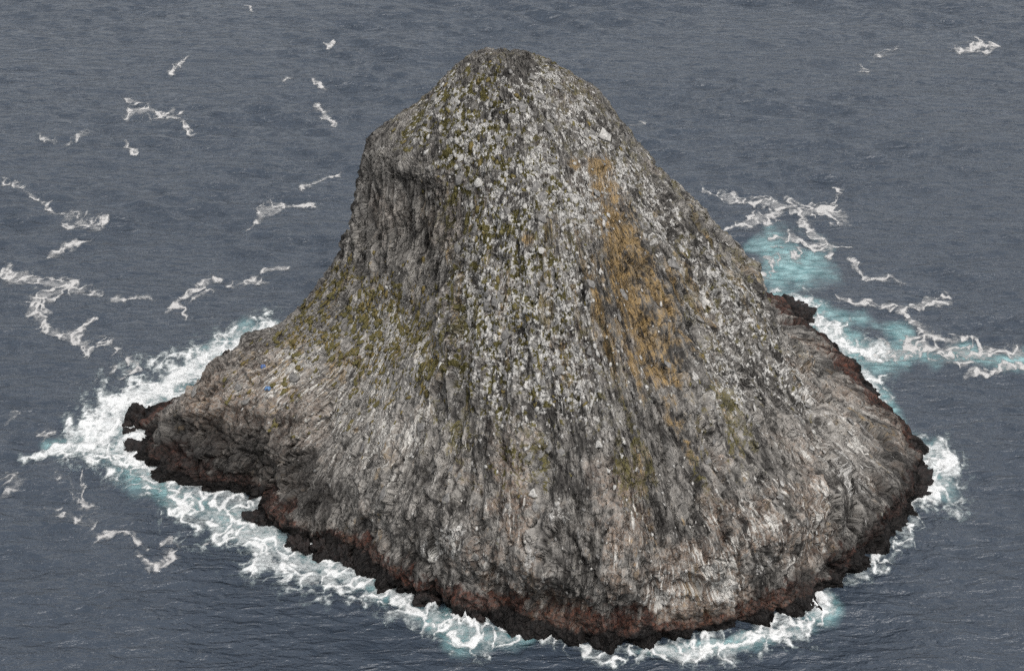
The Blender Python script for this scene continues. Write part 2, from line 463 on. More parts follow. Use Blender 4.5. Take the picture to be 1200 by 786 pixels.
# aerated turquoise water, listed as (picture x, y, half width) runs and turned into places on the sea
K = 0.25
def qspace(x, y):
    return np.stack([np.asarray(x) / K, np.asarray(y) * SP / K], -1)
def runs_to_q(runs):
    out = []
    for r in runs:
        pts = [ground(p[0], p[1]) for p in r]
        q = [np.append(qspace(p[0], p[1]), w[2] * np.linalg.norm(p - CAM) / DIST) for p, w in zip(pts, r)]
        out.append(q)
    return out
def run_density(x, y, runs):
    """1 on the run's spine, 0 at its half width"""
    Q = qspace(x, y).astype(np.float32)
    best = np.full(Q.shape[:-1], -9.0, np.float32)
    for q in runs_to_q(runs):
        if len(q) == 1: q = [q[0], q[0] + np.array([0.01, 0, 0])]
        for a, b in zip(q[:-1], q[1:]):
            ab = (b - a)[:2]
            t = np.clip(((Q - a[:2]) @ ab) / (ab @ ab), 0, 1)
            w = a[2] + (b[2] - a[2]) * t
            d = np.hypot(Q[..., 0] - a[0] - ab[0] * t, Q[..., 1] - a[1] - ab[1] * t)
            best = np.maximum(best, 1 - d / w)
    return best
TURQ = [[(55,520,10),(100,508,22),(150,490,26),(215,440,26),(280,400,22),(320,380,10)], [(230,412,10),(290,395,14)],
        [(60,525,10),(110,530,18),(150,545,20),(215,585,16),(300,620,14),(380,665,14),(450,695,14)],
        [(480,715,12),(540,740,20),(580,745,20),(620,745,8)], [(740,765,4),(850,758,6),(930,740,14),(975,710,10)],
        [(905,290,26),(930,310,34),(890,330,26)], [(910,350,18),(960,385,26),(1010,410,22),(1080,418,18),(1140,418,15),(1200,425,12)],
        [(950,360,16),(1010,375,18),(1060,390,14)], [(1010,440,10),(1040,470,8),(1090,545,24),(1100,570,20),(1060,520,8)]]
m_ = (np.abs(GX) < 270) & (GY > -150) & (GY < 440)
aer = np.zeros(GX.shape, np.float32)
xs, ys = GX[m_], GY[m_]
d_ = run_density(xs, ys, TURQ)
nz = fbm(xs / 9.0, ys / 15.0, 0 * xs, 4, 31)
aer[m_] = sstep(-0.1, 1.0, d_ + 0.25 * nz)
n_r, n_c = GX.shape
idx = np.arange(n_r * n_c).reshape(n_r, n_c)
F = np.stack([idx[:-1, :-1], idx[:-1, 1:], idx[1:, 1:], idx[1:, :-1]], -1).reshape(-1, 4)
sea_me = mesh_np('sea', np.stack([GX, GY, GZ], -1).reshape(-1, 3), F, SEA, True)
attr(sea_me, 'aerated', aer)
sea = tag(obj('sea', sea_me), 'dark grey-blue rippled open ocean all around the rock island', 'sea', kind='structure')

# ------------------------------------------------------------------ island relief
Pf = PB.reshape(-1, 3); nf = N.reshape(-1, 3)
x, y, z = Pf[:, 0], Pf[:, 1], Pf[:, 2]
u, s = U.ravel(), S.ravel()
def blobs(lst):
    """lst of (picture x, y, radius in m [, strength]) -> field on the island"""
    f = np.zeros(len(Pf), np.float32)
    for b in lst:
        c = spot(b[0], b[1])
        d2 = ((Pf - c.astype(np.float32)) ** 2).sum(-1)
        f = np.maximum(f, (b[3] if len(b) > 3 else 1.0) * np.exp(-d2 / (b[2] ** 2)))
    return f
thd = np.degrees(TH.ravel()) % 360
wx = 1.1 * fbm(x / 9, y / 9, z / 9, 3, 41); wy = 1.1 * fbm(x / 9, y / 9, z / 9, 3, 47)
wu = 0.9 * fbm(u / 13, s / 60, 0 * u, 2, 48)
big = fbm(x / 26, y / 26, z / 30, 3, 1)
mid = fbm(u / 5.5, s / 15.0, 0 * u + 2, 4, 2)
fin = fbm(x / 1.5, y / 1.5, z / 1.9, 3, 3)
rib = 1 - np.abs(fbm((u + wu) / 6.0, s / 42.0, 0 * u, 4, 4)) * 1.2
rib2 = 1 - np.abs(fbm((u + wu) / 1.9, s / 15.0, 0 * u + 3, 3, 5)) * 1.2
ramp_zone = np.clip(blobs([(400,400,20),(450,380,18),(360,420,18),(430,450,20),(330,450,16),(480,430,12),(300,450,12)]), 0, 1)
head_zone = blobs([(230,500,17),(280,510,16),(320,540,12),(190,510,12)])
cliff_zone = blobs([(430,190,8),(515,260,8),(450,285,10),(440,250,14),(470,270,13),(425,220,10),(500,300,9),(460,220,10)])
def blocks(a, b, c, seed, tilt):
    """angular blocks: every cell a plate of its own height and tilt, with a crack round it"""
    f1, f2, cid, vx, vy, vz = worley(a, b, c, seed)
    r1, r2, r3 = (cid * 7.13) % 1 - 0.5, (cid * 13.7) % 1 - 0.5, (cid * 29.3) % 1 - 0.5
    return cid, (cid - 0.5) + tilt * (vx * r1 + vy * r2 + vz * r3), sstep(0.0, 0.14, f2 - f1)
wn1 = fbm(x / 1.6, y / 1.6, z / 1.8, 2, 43) * 0.35; wn2 = fbm(x / 1.6, y / 1.6, z / 1.8, 2, 44) * 0.35
cid, blk, crack = blocks((u + wu + 0.5 * wn1) / 1.7, (s + wn2) / 4.0, z * 0 + 0.5, 6, 2.4)
cid3, blk3, crack3 = blocks((u + wu + 0.6 * wn1) / 4.2, (s + wn2) / 11.0, z * 0 + 0.5, 7, 2.2)
crown = sstep(80, 100, z)
cidT, blkT, crackT = blocks((x + wx + wn1) / 2.4, (y + wy + wn2) / 2.4, z / 2.0, 9, 2.4)
cid = cid * (1 - crown) + cidT * crown; blk = blk * (1 - crown) + blkT * crown; crack = crack * (1 - crown) + crackT * crown
gid, gblk, gcrack = blocks((x + wx) / 8.0, (y + wy) / 8.0, z / 7.0, 8, 2.2)
shore = np.exp(-np.clip(z, 0, 99) / 7.0)
up = sstep(10, 30, z)
top_fade = sstep(PEAK, PEAK - 10, z)
disp = 0.75 * big * (0.35 + 0.65 * up) * (0.4 + 0.6 * top_fade) + 0.5 * mid * (1 - 0.5 * ramp_zone) * (1 - 0.6 * cliff_zone) * (1 - 0.85 * crown)
disp += (0.9 * rib * (1 - 0.75 * ramp_zone) + 0.42 * rib2 * (1 - 0.4 * ramp_zone)) * up * (1 - 0.9 * crown)
rough_z = (1 - 0.6 * ramp_zone) * (1 - 0.7 * cliff_zone) * (0.65 + 0.35 * sstep(-1, 1, mid))
disp += (blk * 0.62 + (crack - 1) * 0.30) * rough_z
disp += (blk3 * (1.25 + 0.5 * sstep(45, 25, z)) + (crack3 - 1) * 0.45) * (1 - 0.7 * ramp_zone) * (1 - 0.8 * crown) * (1 - 0.7 * cliff_zone)
disp += (gblk * 1.9 + (gcrack - 1) * 0.8) * np.clip(head_zone * 1.3 + 0.5 * np.exp(-np.clip(z, 0, 99) / 4.0), 0, 1)
disp += 0.12 * fin * (1 - 0.6 * cliff_zone)
disp += 1.6 * sstep(11.5, 7.5, z + 0.8 * big) * sstep(-2, 3, z) * sstep(175, 185, thd + 0 * z)
disp += cliff_zone * (0.5 * (rib2 - 0.5) + 0.55 * (1 - np.abs(fbm((u + wu) / 0.9, s / 14.0, 0 * u + 8, 2, 15))))
disp -= 3.0 * blobs([(436,272,4.5),(468,278,5.5),(496,290,4.5,.8)])
disp += 1.6 * blobs([(440,190,5),(470,195,6),(500,208,6),(515,235,4,.7)])
def groove(px0, row0, px1, row1, width, depth):
    a, b = spot(px0, row0), spot(px1, row1)
    t0, t1 = (math.degrees(math.atan2(q[1], q[0])) % 360 for q in (a, b))
    f = np.clip((z - a[2]) / (b[2] - a[2]), -0.2, 1.2)
    off = (((thd - (t0 + (t1 - t0) * f)) + 180) % 360 - 180) * np.pi / 180 * Rad.ravel() + 0.7 * fbm(s / 9.0, 0 * s + px0, 0 * s, 3, 71)
    win = sstep(-0.05, 0.12, f) * sstep(1.05, 0.88, f)
    return depth * np.exp(-(off / width) ** 2) * win
for gv in [(735,560,738,742,.45,1.0),(560,330,548,470,.6,1.1),(610,420,600,560,.5,.9),(650,470,640,610,.5,.9),(520,300,505,400,.7,1.2),(700,430,720,560,.5,.9),(820,420,880,560,.6,1.0),
           (780,520,815,660,.5,.9),(905,470,985,560,.5,.9),(590,590,560,690,.7,1.3),(545,575,500,620,.8,1.4),(450,590,430,640,.7,1.2),(640,600,600,720,.6,1.0),(860,600,910,690,.6,1.0),
           (690,600,690,720,.5,.9),(930,560,1000,630,.6,1.0),(505,140,497,175,.5,1.2),(640,120,655,200,.5,.8),(580,180,570,280,.6,.9),(690,260,700,380,.6,.9),(790,330,830,420,.6,.9),(400,520,350,560,.6,.9),(470,500,430,570,.6,.9)]:
    disp -= groove(*gv)
# ledges: level steps on the lower front and around the crown
led = np.abs(((z + 1.6 * mid + 0.6 * wx) / 6.5) % 1 - 0.5) * 2
disp += 0.35 * led * blobs([(490,150,8),(560,150,12,.6)]) * sstep(430, 470, hx)
Pd = Pf + nf * disp[:, None]
# the tide-washed rim: jagged sideways, low
jag = fbm(x / 4.5, y / 4.5, z / 14.0, 4, 12)
rim = np.exp(-np.clip(z, -3, 99) / 2.6) * (z > -4)
rad = np.stack([np.cos(TH.ravel()), np.sin(TH.ravel()), 0 * z], -1)
Pd = Pd + rad * (1.3 * jag * np.clip(rim, 0, 1.2))[:, None]
Pd[:, 2] = np.where(z < 0.0, np.minimum(Pd[:, 2], z), Pd[:, 2])
Pd = Pd.astype(np.float32)

# ------------------------------------------------------------------ what grows and lies on the rock
hgt = Pd[:, 2]
X3, Y3, Z3 = Pd.T
sp1 = fbm((X3) / 1.05, Y3 / 1.05, Z3 / 1.5, 3, 21, 0.7)
sp2 = fbm(X3 / 2.1, Y3 / 2.1, Z3 / 2.8, 3, 22, 0.65)
patch = fbm(X3 / 13, Y3 / 13, Z3 / 16, 3, 23)
st1 = fbm((u + wu) / 0.85, s / 6.0, 0 * u, 3, 24, 0.6) * (1 - 0.8 * crown)
st2 = fbm((u + wu) / 2.2, s / 20.0, 0 * u, 3, 25, 0.6) * (1 - 0.8 * crown)
upper = sstep(40, 62, hgt + 3 * patch)
face = blobs([(530,115,12),(490,150,9,.8),(560,85,9,.8),(640,85,11,.9),(730,200,14),(820,300,18),(900,390,18,.9),(850,440,18,.9),(960,480,14,.8),(600,120,16),(560,160,16),(640,200,20),(590,260,22),(640,330,24),(600,400,26),(690,150,16),(780,260,22),(840,330,24),(880,400,24),(930,450,20),(660,450,20),(560,330,16),(690,240,16)])
ochre_d = blobs([(708,195,5),(716,225,6),(722,255,9),(730,285,10),(735,315,11),(745,345,12),(752,375,12),(762,405,10),(774,435,8),(782,460,6,.6),(790,490,5,.45),(800,525,5,.35),(700,290,5,.5),(780,330,7,.45),(800,400,8,.4),(575,60,4,.4),(765,250,4,.6),(672,190,3,.8),(620,282,3,.8)])
lowstreak = blobs([(430,520,16),(480,500,14),(400,480,12),(520,540,12),(450,560,14),(390,560,10),(350,500,9,.7)])
rstreak = blobs([(1000,520,16),(980,560,16),(900,600,20),(960,600,14),(850,650,18),(900,560,18)])
guano_patch = blobs([(525,635,6,1.2),(500,650,4,1.2),(995,555,8,1.2),(1010,570,6),(760,705,8,.9),(850,690,6,.9),(640,690,5,.8),(600,690,5,.8),(900,660,7,.9),(1030,640,5,.5),(620,650,4,.8),(655,600,4,.9)])
lowface = sstep(48, 30, hgt) * sstep(250, 262, thd) + sstep(48, 30, hgt) * (thd < 60)
g = sstep(0.25, 0.95, sp1 + 0.35 * sp2 + 0.3 * patch + 1.35 * face - 0.75) * face
g = np.maximum(g, 0.8 * sstep(0.2, 1.2, 0.6 * sp1 + 0.6 * st1 + 0.7 * guano_patch - 0.1) * sstep(0.3, 0.75, guano_patch + 0.15 * sp2))
g = np.maximum(g, 0.6 * sstep(0.9, 1.6, sp1 + 0.3 * patch) * (0.35 + 0.65 * upper))
drip = np.clip(np.maximum.reduce([1.0 * lowstreak, 0.95 * rstreak, 1.15 * ramp_zone, 0.66 * lowface * sstep(7, 14, hgt), 0.55 * face, 1.2 * guano_patch]) * (0.75 + 0.3 * patch), 0, 1.2) * (1 - 0.6 * cliff_zone) * (1 - 0.6 * sstep(0.3, 0.8, head_zone))
g = np.maximum(g, 0.55 * ramp_zone * sstep(-0.8, 0.9, sp2 + 0.5 * st1) * sstep(18, 30, hgt))
g *= 1 - 0.8 * cliff_zone
g *= 1 - 0.75 * sstep(0.35, 0.9, head_zone)
moss_d = np.maximum(0.75 * face * sstep(300, 240, thd + 0 * z) + 0.45 * face, blobs([(370,360,9,1.0),(400,330,7,.95),(340,390,7,.9),(430,370,12,.85),(480,390,10,.85),(380,390,8,.9),(510,430,9,.85),(440,420,10,.75),(590,540,12,.55),(640,560,8,.55),(550,560,6,.45),(915,455,6,.55),(870,380,6,.5),(590,280,12,.8),(600,440,16,.7)]))
mo = sstep(0.35, 0.85, -0.55 * sp1 + 0.8 * sp2 + 0.35 * patch + 1.1 * moss_d - 0.70) * np.clip(moss_d * 1.3, 0, 1)
mo = np.maximum(mo, 0.6 * sstep(0.9, 1.7, st2 - 0.3 * sp1 + 0.4 * sp2 + 0.3 * patch) * sstep(25, 40, hgt) * (1 - ramp_zone) * (1 - cliff_zone))
oc = sstep(0.12, 0.95, ochre_d + 0.16 * st2 + 0.10 * sp2) * (0.55 + 0.45 * sstep(-1.2, 0.4, st1 + sp2))
oc = np.maximum(oc, 0.45 * sstep(0.9, 1.7, st2 + 0.5 * patch) * upper * (1 - cliff_zone))
oc = np.maximum(oc, 0.75 * sstep(0.1, 0.9, 0.6 * sp2 + 0.5 * patch + 0.3) * blobs([(340,430,9),(360,410,9),(330,455,8),(400,420,11),(300,430,7),(430,440,11,.9),(345,400,8),(470,420,8,.7),(380,380,8,.6)]))
mo = np.maximum(mo, 0.45 * upper * sstep(-0.4, 1.0, sp2 - 0.6 * sp1 + 0.5 * patch) * (1 - cliff_zone))
mo *= 1 - 0.75 * oc
g *= 1 - 0.75 * oc
pale_r = blobs([(1000,525,8),(985,495,8),(960,470,8,.8),(930,520,8,.6)])
brown = np.clip(0.95 * lowface * (1 - 0.55 * sstep(300, 330, thd) - 0.5 * (thd < 60)) * (1 - 0.8 * pale_r) * sstep(-0.6, 0.8, patch + 0.4 * sp2) + 0.8 * head_zone * sstep(12, 24, hgt) + 0.5 * blobs([(310,440,12),(350,470,10),(250,470,10)]) + 0.35 * sstep(0.2, 1.0, patch) * (1 - ramp_zone), 0, 1)
black_line = 4.3 + 0.9 * jag + 0.5 * mid
red_line = 8.2 + 1.0 * mid + 1.6 * big - 2.5 * sstep(330, 350, thd) + 0.9 * sp2
dark_head = 0.9 * blobs([(240,530,12),(300,545,10),(345,560,9),(200,530,9),(375,585,8),(270,535,10),(215,505,7),(180,500,6),(250,505,6,.8)]) * sstep(34, 16, hgt + 3 * mid)
rightdark = blobs([(1065,575,8),(1010,630,6),(980,660,6),(940,690,6),(1060,560,9),(1045,530,8),(1050,590,9),(1030,500,6),(940,372,7),(1000,430,5),(1020,610,6)])
bl = np.maximum(sstep(0.7, -0.7, (hgt - black_line) / 1.2), 0.8 * sstep(0.25, 0.75, dark_head + 0.15 * sp2 + 0.12 * st1))
bl = np.maximum(bl, 0.6 * sstep(0.3, 1.5, mid + 0.5 * sp2 + 0.4 * patch) * sstep(1.0, -1.0, hgt - red_line))
bl = np.maximum(bl, 0.75 * sstep(0.3, 0.7, rightdark + 0.12 * sp2) * sstep(15, 9, hgt))
bl = np.maximum(bl, 0.7 * sstep(2.4, 0, np.abs(hgt - red_line - 2.0 - mid)) * sstep(-0.8, 0.6, st2 + 0.6 * sp2))
rd = sstep(0.9, -0.9, hgt - red_line) * (0.8 + 0.2 * sstep(-0.9, 0.5, 0.6 * sp2 + 0.5 * mid))
tone = np.clip(0.54 + 0.15 * sp2 + 0.15 * st1 + 0.12 * patch + 0.40 * (cid - 0.5) + 0.24 * (cid3 - 0.5) * (1 - crown) + 0.55 * ramp_zone * sstep(16, 28, hgt) + 0.1 * lowstreak + 0.3 * pale_r - 0.15 * head_zone - 0.22 * cliff_zone * sstep(0.5, 1.4, st2) + 0.1 * cliff_zone, 0, 1)
g *= sstep(0.0, 3.0, hgt - red_line + 1.5); drip *= sstep(0.0, 3.0, hgt - red_line + 0.5)
mo *= sstep(0, 5, hgt - red_line - 3)
cover = np.stack([g, mo, oc, np.ones_like(g)], -1)
rd *= 0.9
stain = np.stack([rd, bl, tone, np.ones_like(g)], -1)

V = Pd
idx = np.arange(NR * NT).reshape(NR, NT)
nx = np.roll(idx, -1, 1)
F = np.stack([idx[:-1], nx[:-1], nx[1:], idx[1:]], -1).reshape(-1, 4)
top = idx[-1]; tip = NR * NT - 1
cap = np.stack([top[0:-2:2], top[1:-1:2], top[2::2], np.full(len(top[2::2]), tip)], -1)
F = np.concatenate([F, cap[:-1]])
me = mesh_np('island', V, F, ROCK, True)
attr(me, 'cover', cover, 'FLOAT_COLOR'); attr(me, 'stain', stain, 'FLOAT_COLOR'); attr(me, 'brown', brown); attr(me, 'drip', drip)
ufade = (np.clip(Rad.mean(1) / Rad.mean(1)[np.searchsorted(zrow, 92.0)], 0, 1)[:, None] + 0 * Rad).ravel()
fa = me.attributes.new('fall', 'FLOAT_VECTOR', 'POINT')
fa.data.foreach_set('vector', np.ascontiguousarray(np.stack([((np.degrees(TH.ravel()) - 270.0) * np.pi / 180 * 62.0 + wu) * ufade, s, 0 * u], -1), np.float32).ravel())
island = tag(obj('island', me), 'steep grey conical rock island streaked with white, olive moss and an ochre band', 'island', kind='structure')

# ------------------------------------------------------------------ frames on the displaced hillside
G = Pd.reshape(NR, NT, 3)
Nd = nf
down = -np.gradient(PB, axis=0).reshape(-1, 3)
down /= np.linalg.norm(down, axis=-1, keepdims=True) + 1e-9
side = np.cross(nf, down)
area = (Rad.ravel() / 60.0)
inview = facing & (hx > 0) & (hx < 1200) & (hy > 0)
def icosphere(sub):
    import bmesh
    bm = bmesh.new(); bmesh.ops.create_icosphere(bm, subdivisions=sub, radius=1.0)
    v = np.array([list(a.co) for a in bm.verts], np.float32); f = np.array([[b.index for b in a.verts] for a in bm.faces], np.int32)
    bm.free(); return v, f
ICO = {k: icosphere(k) for k in (1, 2, 3, 4)}
def lump(sub, seed, rough=0.28, cut=6):
    """an angular stone: a sphere cut by random planes and roughened"""
    r = np.random.default_rng(seed)
    v, f = ICO[sub]; v = v.copy()
    for _ in range(cut):
        n = r.normal(size=3); n /= np.linalg.norm(n); d = r.uniform(0.55, 0.85)
        over = np.clip(v @ n - d, 0, None); v -= over[:, None] * n
    k = 1 + rough * 0.5 * fbm(v[:, 0] * 1.3 + seed, v[:, 1] * 1.3, v[:, 2] * 1.3, 3, seed)
    return (v * k[:, None]).astype(np.float32), f
def pick(weight, n, seed):
    r = np.random.default_rng(seed)
    w = np.clip(weight, 0, None) * area * inview; w = w / w.sum()
    return r.choice(len(w), n, replace=False, p=w)
def scatter_mesh(name, k, size, aspect, sink, seed, mat, kinds=6, cut=6, sub=1):
    """all small pieces of one kind joined: k vertices of the hillside, size per piece"""
    r = np.random.default_rng(seed)
    base = [lump(sub, seed * 31 + q, 0.3, cut) for q in range(kinds)]
    Vs, Fs, off = [], [], 0
    which = r.integers(0, kinds, len(k))
    for q in range(kinds):
        kk = k[which == q]; sz = size[which == q]; n = len(kk)
        bv, bf = base[q]
        a = r.normal(0, 0.45, n)[:, None]
        dn = down[kk] * np.cos(a) + side[kk] * np.sin(a); sd = -down[kk] * np.sin(a) + side[kk] * np.cos(a)
        j = r.uniform(0.75, 1.3, (n, 3))
        vv = (Pd[kk][:, None, :] + (bv[None, :, 0:1] * (sz * j[:, 0])[:, None, None]) * sd[:, None, :]
              + (bv[None, :, 1:2] * (sz * aspect[0] * j[:, 1])[:, None, None]) * dn[:, None, :]
              + ((bv[None, :, 2:3] * aspect[1] * j[:, 2][:, None, None] + sink) * sz[:, None, None]) * Nd[kk][:, None, :])
        Vs.append(vv.reshape(-1, 3)); Fs.append((bf[None] + (np.arange(n) * len(bv))[:, None, None]).reshape(-1, 3) + off)
        off += n * len(bv)
    return mesh_np(name, np.concatenate(Vs), np.concatenate(Fs), mat, False)
def place(name, me, k, size, aspect, sink, rr, parent):
    a = rr.normal(0, 0.5)
    dn = down[k] * math.cos(a) + side[k] * math.sin(a); sd = -down[k] * math.sin(a) + side[k] * math.cos(a)
    j = rr.uniform(0.8, 1.25, 3)
    o = bpy.data.objects.new(name, me); COL.objects.link(o)
    M = Matrix(((*(sd * size * j[0]), 0), (*(dn * size * aspect[0] * j[1]), 0), (*(Nd[k] * size * aspect[1] * j[2]), 0), (0, 0, 0, 1))).transposed()
    M.translation = Vector((Pd[k] + Nd[k] * sink * size).tolist())
    o.parent = parent
    o.matrix_basis = M
    return o

# stones: the largest each a part of the island, the small ones one mass
stone_w = face * (1 - oc) * sstep(12, 30, hgt) * (1 - 0.9 * cliff_zone) * sstep(-1.2, 0.8, patch + 0.5 * sp2) + 0.10 * sstep(12, 20, hgt) * (1 - cliff_zone)
rr = np.random.default_rng(77)
small_white = pick(stone_w * (0.1 + g), 3200, 101)
small_grey = pick(stone_w + 0.12 * lowface * (hgt > 10), 2400, 102)
for nm, kk, mt, sd_, lab in (('pale_stones', small_white, STONES[0], 5, 'countless small pale guano-whitened stones over the upper face'), ('grey_stones', small_grey, STONES[1], 6, 'countless small grey stones over the hillside')):
    szs = np.clip(rr.lognormal(math.log(0.30), 0.42, len(kk)), 0.13, 0.8)
    o = obj(nm, scatter_mesh(nm, kk, szs, (1.6, 0.36), 0.06, sd_, mt), island)
    o['kind'] = 'stuff'; o['label'] = lab
big_meshes = [[mesh_np('rock_shape', *lump(2, 400 + 10 * q + c, 0.35, 8), STONES[c], False) for q in range(5)] for c in range(2)]
big_k = pick(stone_w, 290, 103)
for i, k in enumerate(big_k):
    c = 0 if rr.random() < 0.15 + 0.5 * g[k] else 1
    place('stone', big_meshes[c][i % 5], k, rr.uniform(0.45, 0.8) if c == 0 else rr.uniform(0.6, 1.25), (1.5, 0.34), 0.04, rr, island)
def named_spot(px, row):
    d = (hx - px) ** 2 + (hy - row) ** 2 + np.where(facing, 0, 1e6)
    kk = np.argsort(d)[:12]; return int(kk[np.argmin(hd[kk])])
for q, (px, row, sz, c) in enumerate([(710,156,2.6,0),(822,243,2.6,1),(624,576,1.3,0),(344,441,1.5,1),(560,215,1.2,0),(545,240,1.3,0),(700,520,1.2,0)]):
    place('stone', big_meshes[c][q % 5], named_spot(px, row), sz, (1.0, 0.5), 0.1, rr, island)

# moss cushions on the left shoulder and in the seams of the front
mk_w = np.clip(np.minimum(moss_d, 1) - 0.1, 0, None) * (0.25 + mo) * (hgt > 16) * (1 - oc)
mk_ramp = (0.6 * mk_w + 0.25 * np.minimum(moss_d + 0.35 * ramp_zone, 1) * sstep(-0.6, 0.9, sp2)) * (ramp_zone > 0.25) * (hgt > 20)
moss_shape = [mesh_np('cushion_shape', *lump(2, 900 + q, 0.75, 2), MOSS, True) for q in range(6)]
for i, k in enumerate(pick(mk_ramp, 220, 201)):
    place('moss_cushion', moss_shape[i % 6], k, rr.uniform(0.38, 0.8), (1.8, 0.2), 0.02, rr, island)
kk = pick(mk_ramp + 0.06 * mk_w, 1700, 202)
o = obj('small_moss_cushions', scatter_mesh('small_moss_cushions', kk, np.clip(rr.lognormal(math.log(0.36), 0.4, len(kk)), 0.16, 0.8), (1.8, 0.28), 0.03, 9, MOSS, cut=2), island)
o['kind'] = 'stuff'; o['label'] = 'countless small olive moss cushions on the rock'

# ------------------------------------------------------------------ rocks standing in the surf
def sea_rock(label, parts, seed):
    """parts: (picture x, y, radius m, height m) lumps of one craggy rock"""
    Vs, Fs, off = [], [], 0
    for q, (px, row, r_, h_) in enumerate(parts):
        v, f = ICO[4]; v = v.copy()
        w1, w2, wi, *_ = worley(v[:, 0] * 1.7 + seed, v[:, 1] * 1.7 + q, v[:, 2] * 1.7, seed + q)
        k = 1 + 0.22 * fbm(v[:, 0] * 1.6 + q, v[:, 1] * 1.6 + seed, v[:, 2] * 1.6, 4, seed) + 0.30 * (wi - 0.5) - 0.25 * sstep(0.15, 0, w2 - w1)
        c = ground(px, row)
        v = v * k[:, None] * np.array([r_, r_, h_]) + np.array([c[0], c[1], h_ * 0.12])
        Vs.append(v); Fs.append(f + off); off += len(v)
    o = obj('sea_rock', mesh_np('sea_rock', np.concatenate(Vs), np.concatenate(Fs), WETROCK, False))
    return tag(o, label, 'rock', 'wave-washed rocks along the shoreline')
sea_rock('jagged black rock stack at the island\'s far left point', [(160,492,3.0,4.6),(158,497,2.4,3.4),(150,500,1.6,1.6),(166,500,2.2,2.6),(152,508,1.5,1.6)], 3)
sea_rock('small black knob just right of the far left rock stack', [(177,483,1.0,1.8)], 4)
sea_rock('low dark rock tongue below the left point, lapped by foam', [(157,525,3.0,1.6),(166,528,2.4,1.8)], 5)
sea_rock('pointed dark spit tip beside the white foam inlet', [(300,607,3.4,2.0),(312,612,3.4,2.8)], 6)
sea_rock('black wave-split rock on the lower left shore, topped with white water', [(348,640,2.6,3.0),(360,645,2.2,2.6)], 7)
sea_rock('round black rock between two splashes on the lower left shore', [(378,646,2.8,3.4),(386,652,2.0,2.6)], 8)
sea_rock('black rock right of the tallest splash on the lower left shore', [(404,655,2.6,3.6),(410,663,2.0,2.6)], 9)
sea_rock('dark rounded boulder at the water above the bottom splash', [(497,704,2.6,2.6),(506,707,2.0,2.0)], 10)
sea_rock('dark boulder directly under the middle of the bottom shore', [(560,728,2.4,2.4)], 11)
sea_rock('long dark ridge rock jutting right into the foam', [(1058,527,4.2,4.0),(1068,530,3.2,3.0),(1048,522,4.0,4.6)], 12)
sea_rock('narrow black point with a loose tip on the right shore', [(1068,548,3.2,2.4),(1078,549,1.6,1.2)], 13)
sea_rock('broad dark hump at the island\'s rightmost corner', [(1060,565,5.5,5.5),(1072,568,4.2,4.0),(1076,580,2.6,2.4)], 14)
sea_rock('thin black skerry in white water behind the right flank', [(936,358,2.4,1.0),(943,363,2.2,0.9),(948,368,1.6,0.8)], 15)
sea_rock('dark reddish rock hump behind the right flank by the skerry', [(925,368,5.0,4.2),(938,374,4.0,3.4),(940,392,3.6,2.8)], 16)

# ------------------------------------------------------------------ foam
def foam_mesh(name, runs, cell=0.34, lace=0.5, gain=1.0, high=0.10, seed=0, thr=0.02, mat=None):
    pts = np.array([ground(p[0], p[1])[:2] for r in runs for p in r])
    wmax = max(p[2] for r in runs for p in r) * K * 1.25
    lo = pts.min(0) - [wmax * 1.3, wmax / SP * 1.3]; hi = pts.max(0) + [wmax * 1.3, wmax / SP * 1.3]
    ax_, ay_ = np.arange(lo[0], hi[0], cell), np.arange(lo[1], hi[1], cell * 1.35)
    AX_, AY_ = np.meshgrid(ax_, ay_)
    wxx = 0.9 * fbm(AX_ / 6, AY_ / 9, 0 * AX_, 3, seed + 60); wyy = 1.4 * fbm(AX_ / 7, AY_ / 11, 0 * AX_ + 5, 3, seed + 61)
    d = run_density(AX_ + wxx, AY_ + wyy, runs)
    n1 = fbm(AX_ / 2.6, AY_ / 4.2, 0 * AX_, 4, seed + 62, 0.65)
    web = np.clip(1 - np.abs(fbm((AX_ + wxx) / 3.6, (AY_ + wyy) / 5.6, 0 * AX_ + 9, 3, seed + 63)) * 1.1, 0, 1)
    den = np.clip(gain * sstep(-0.35, 1.0, d + 0.16 * n1) + lace * np.clip(d + 0.5, 0, 0.7) * (web - 0.42), 0, 1.25) * (d > -0.6)
    den *= sstep(-0.55, -0.1, d)
    zz = sea_z(AX_, AY_) + 0.07 + high * np.clip(den - 0.25, 0, 1) * (0.6 + 0.4 * np.clip(n1, -1, 2))
    for spx, srow, hh in ((430,652,2.2),(394,650,1.6),(357,636,1.2),(322,586,1.6),(546,729,2.4),(577,733,2.2),(512,716,1.4),(945,712,1.2),(1090,545,1.2),(150,495,1.6),(915,352,1.6)):
        c_ = ground(spx, srow)
        zz += hh * np.exp(-((AX_ - c_[0]) ** 2 + (AY_ - c_[1]) ** 2) / 3.2 ** 2) * np.clip(0.5 + 0.6 * n1, 0, 2) * np.clip(den, 0, 1)
    keep = den > thr
    ix = np.arange(AX_.size).reshape(AX_.shape)
    fm = keep[:-1, :-1] | keep[:-1, 1:] | keep[1:, 1:] | keep[1:, :-1]
    Fq = np.stack([ix[:-1, :-1], ix[:-1, 1:], ix[1:, 1:], ix[1:, :-1]], -1)[fm]
    used, inv = np.unique(Fq, return_inverse=True)
    V_ = np.stack([AX_, AY_, zz], -1).reshape(-1, 3)[used]
    me = mesh_np(name, V_, inv.reshape(Fq.shape), mat or FOAM, True)
    attr(me, 'foaminess', den.ravel()[used])
    return me
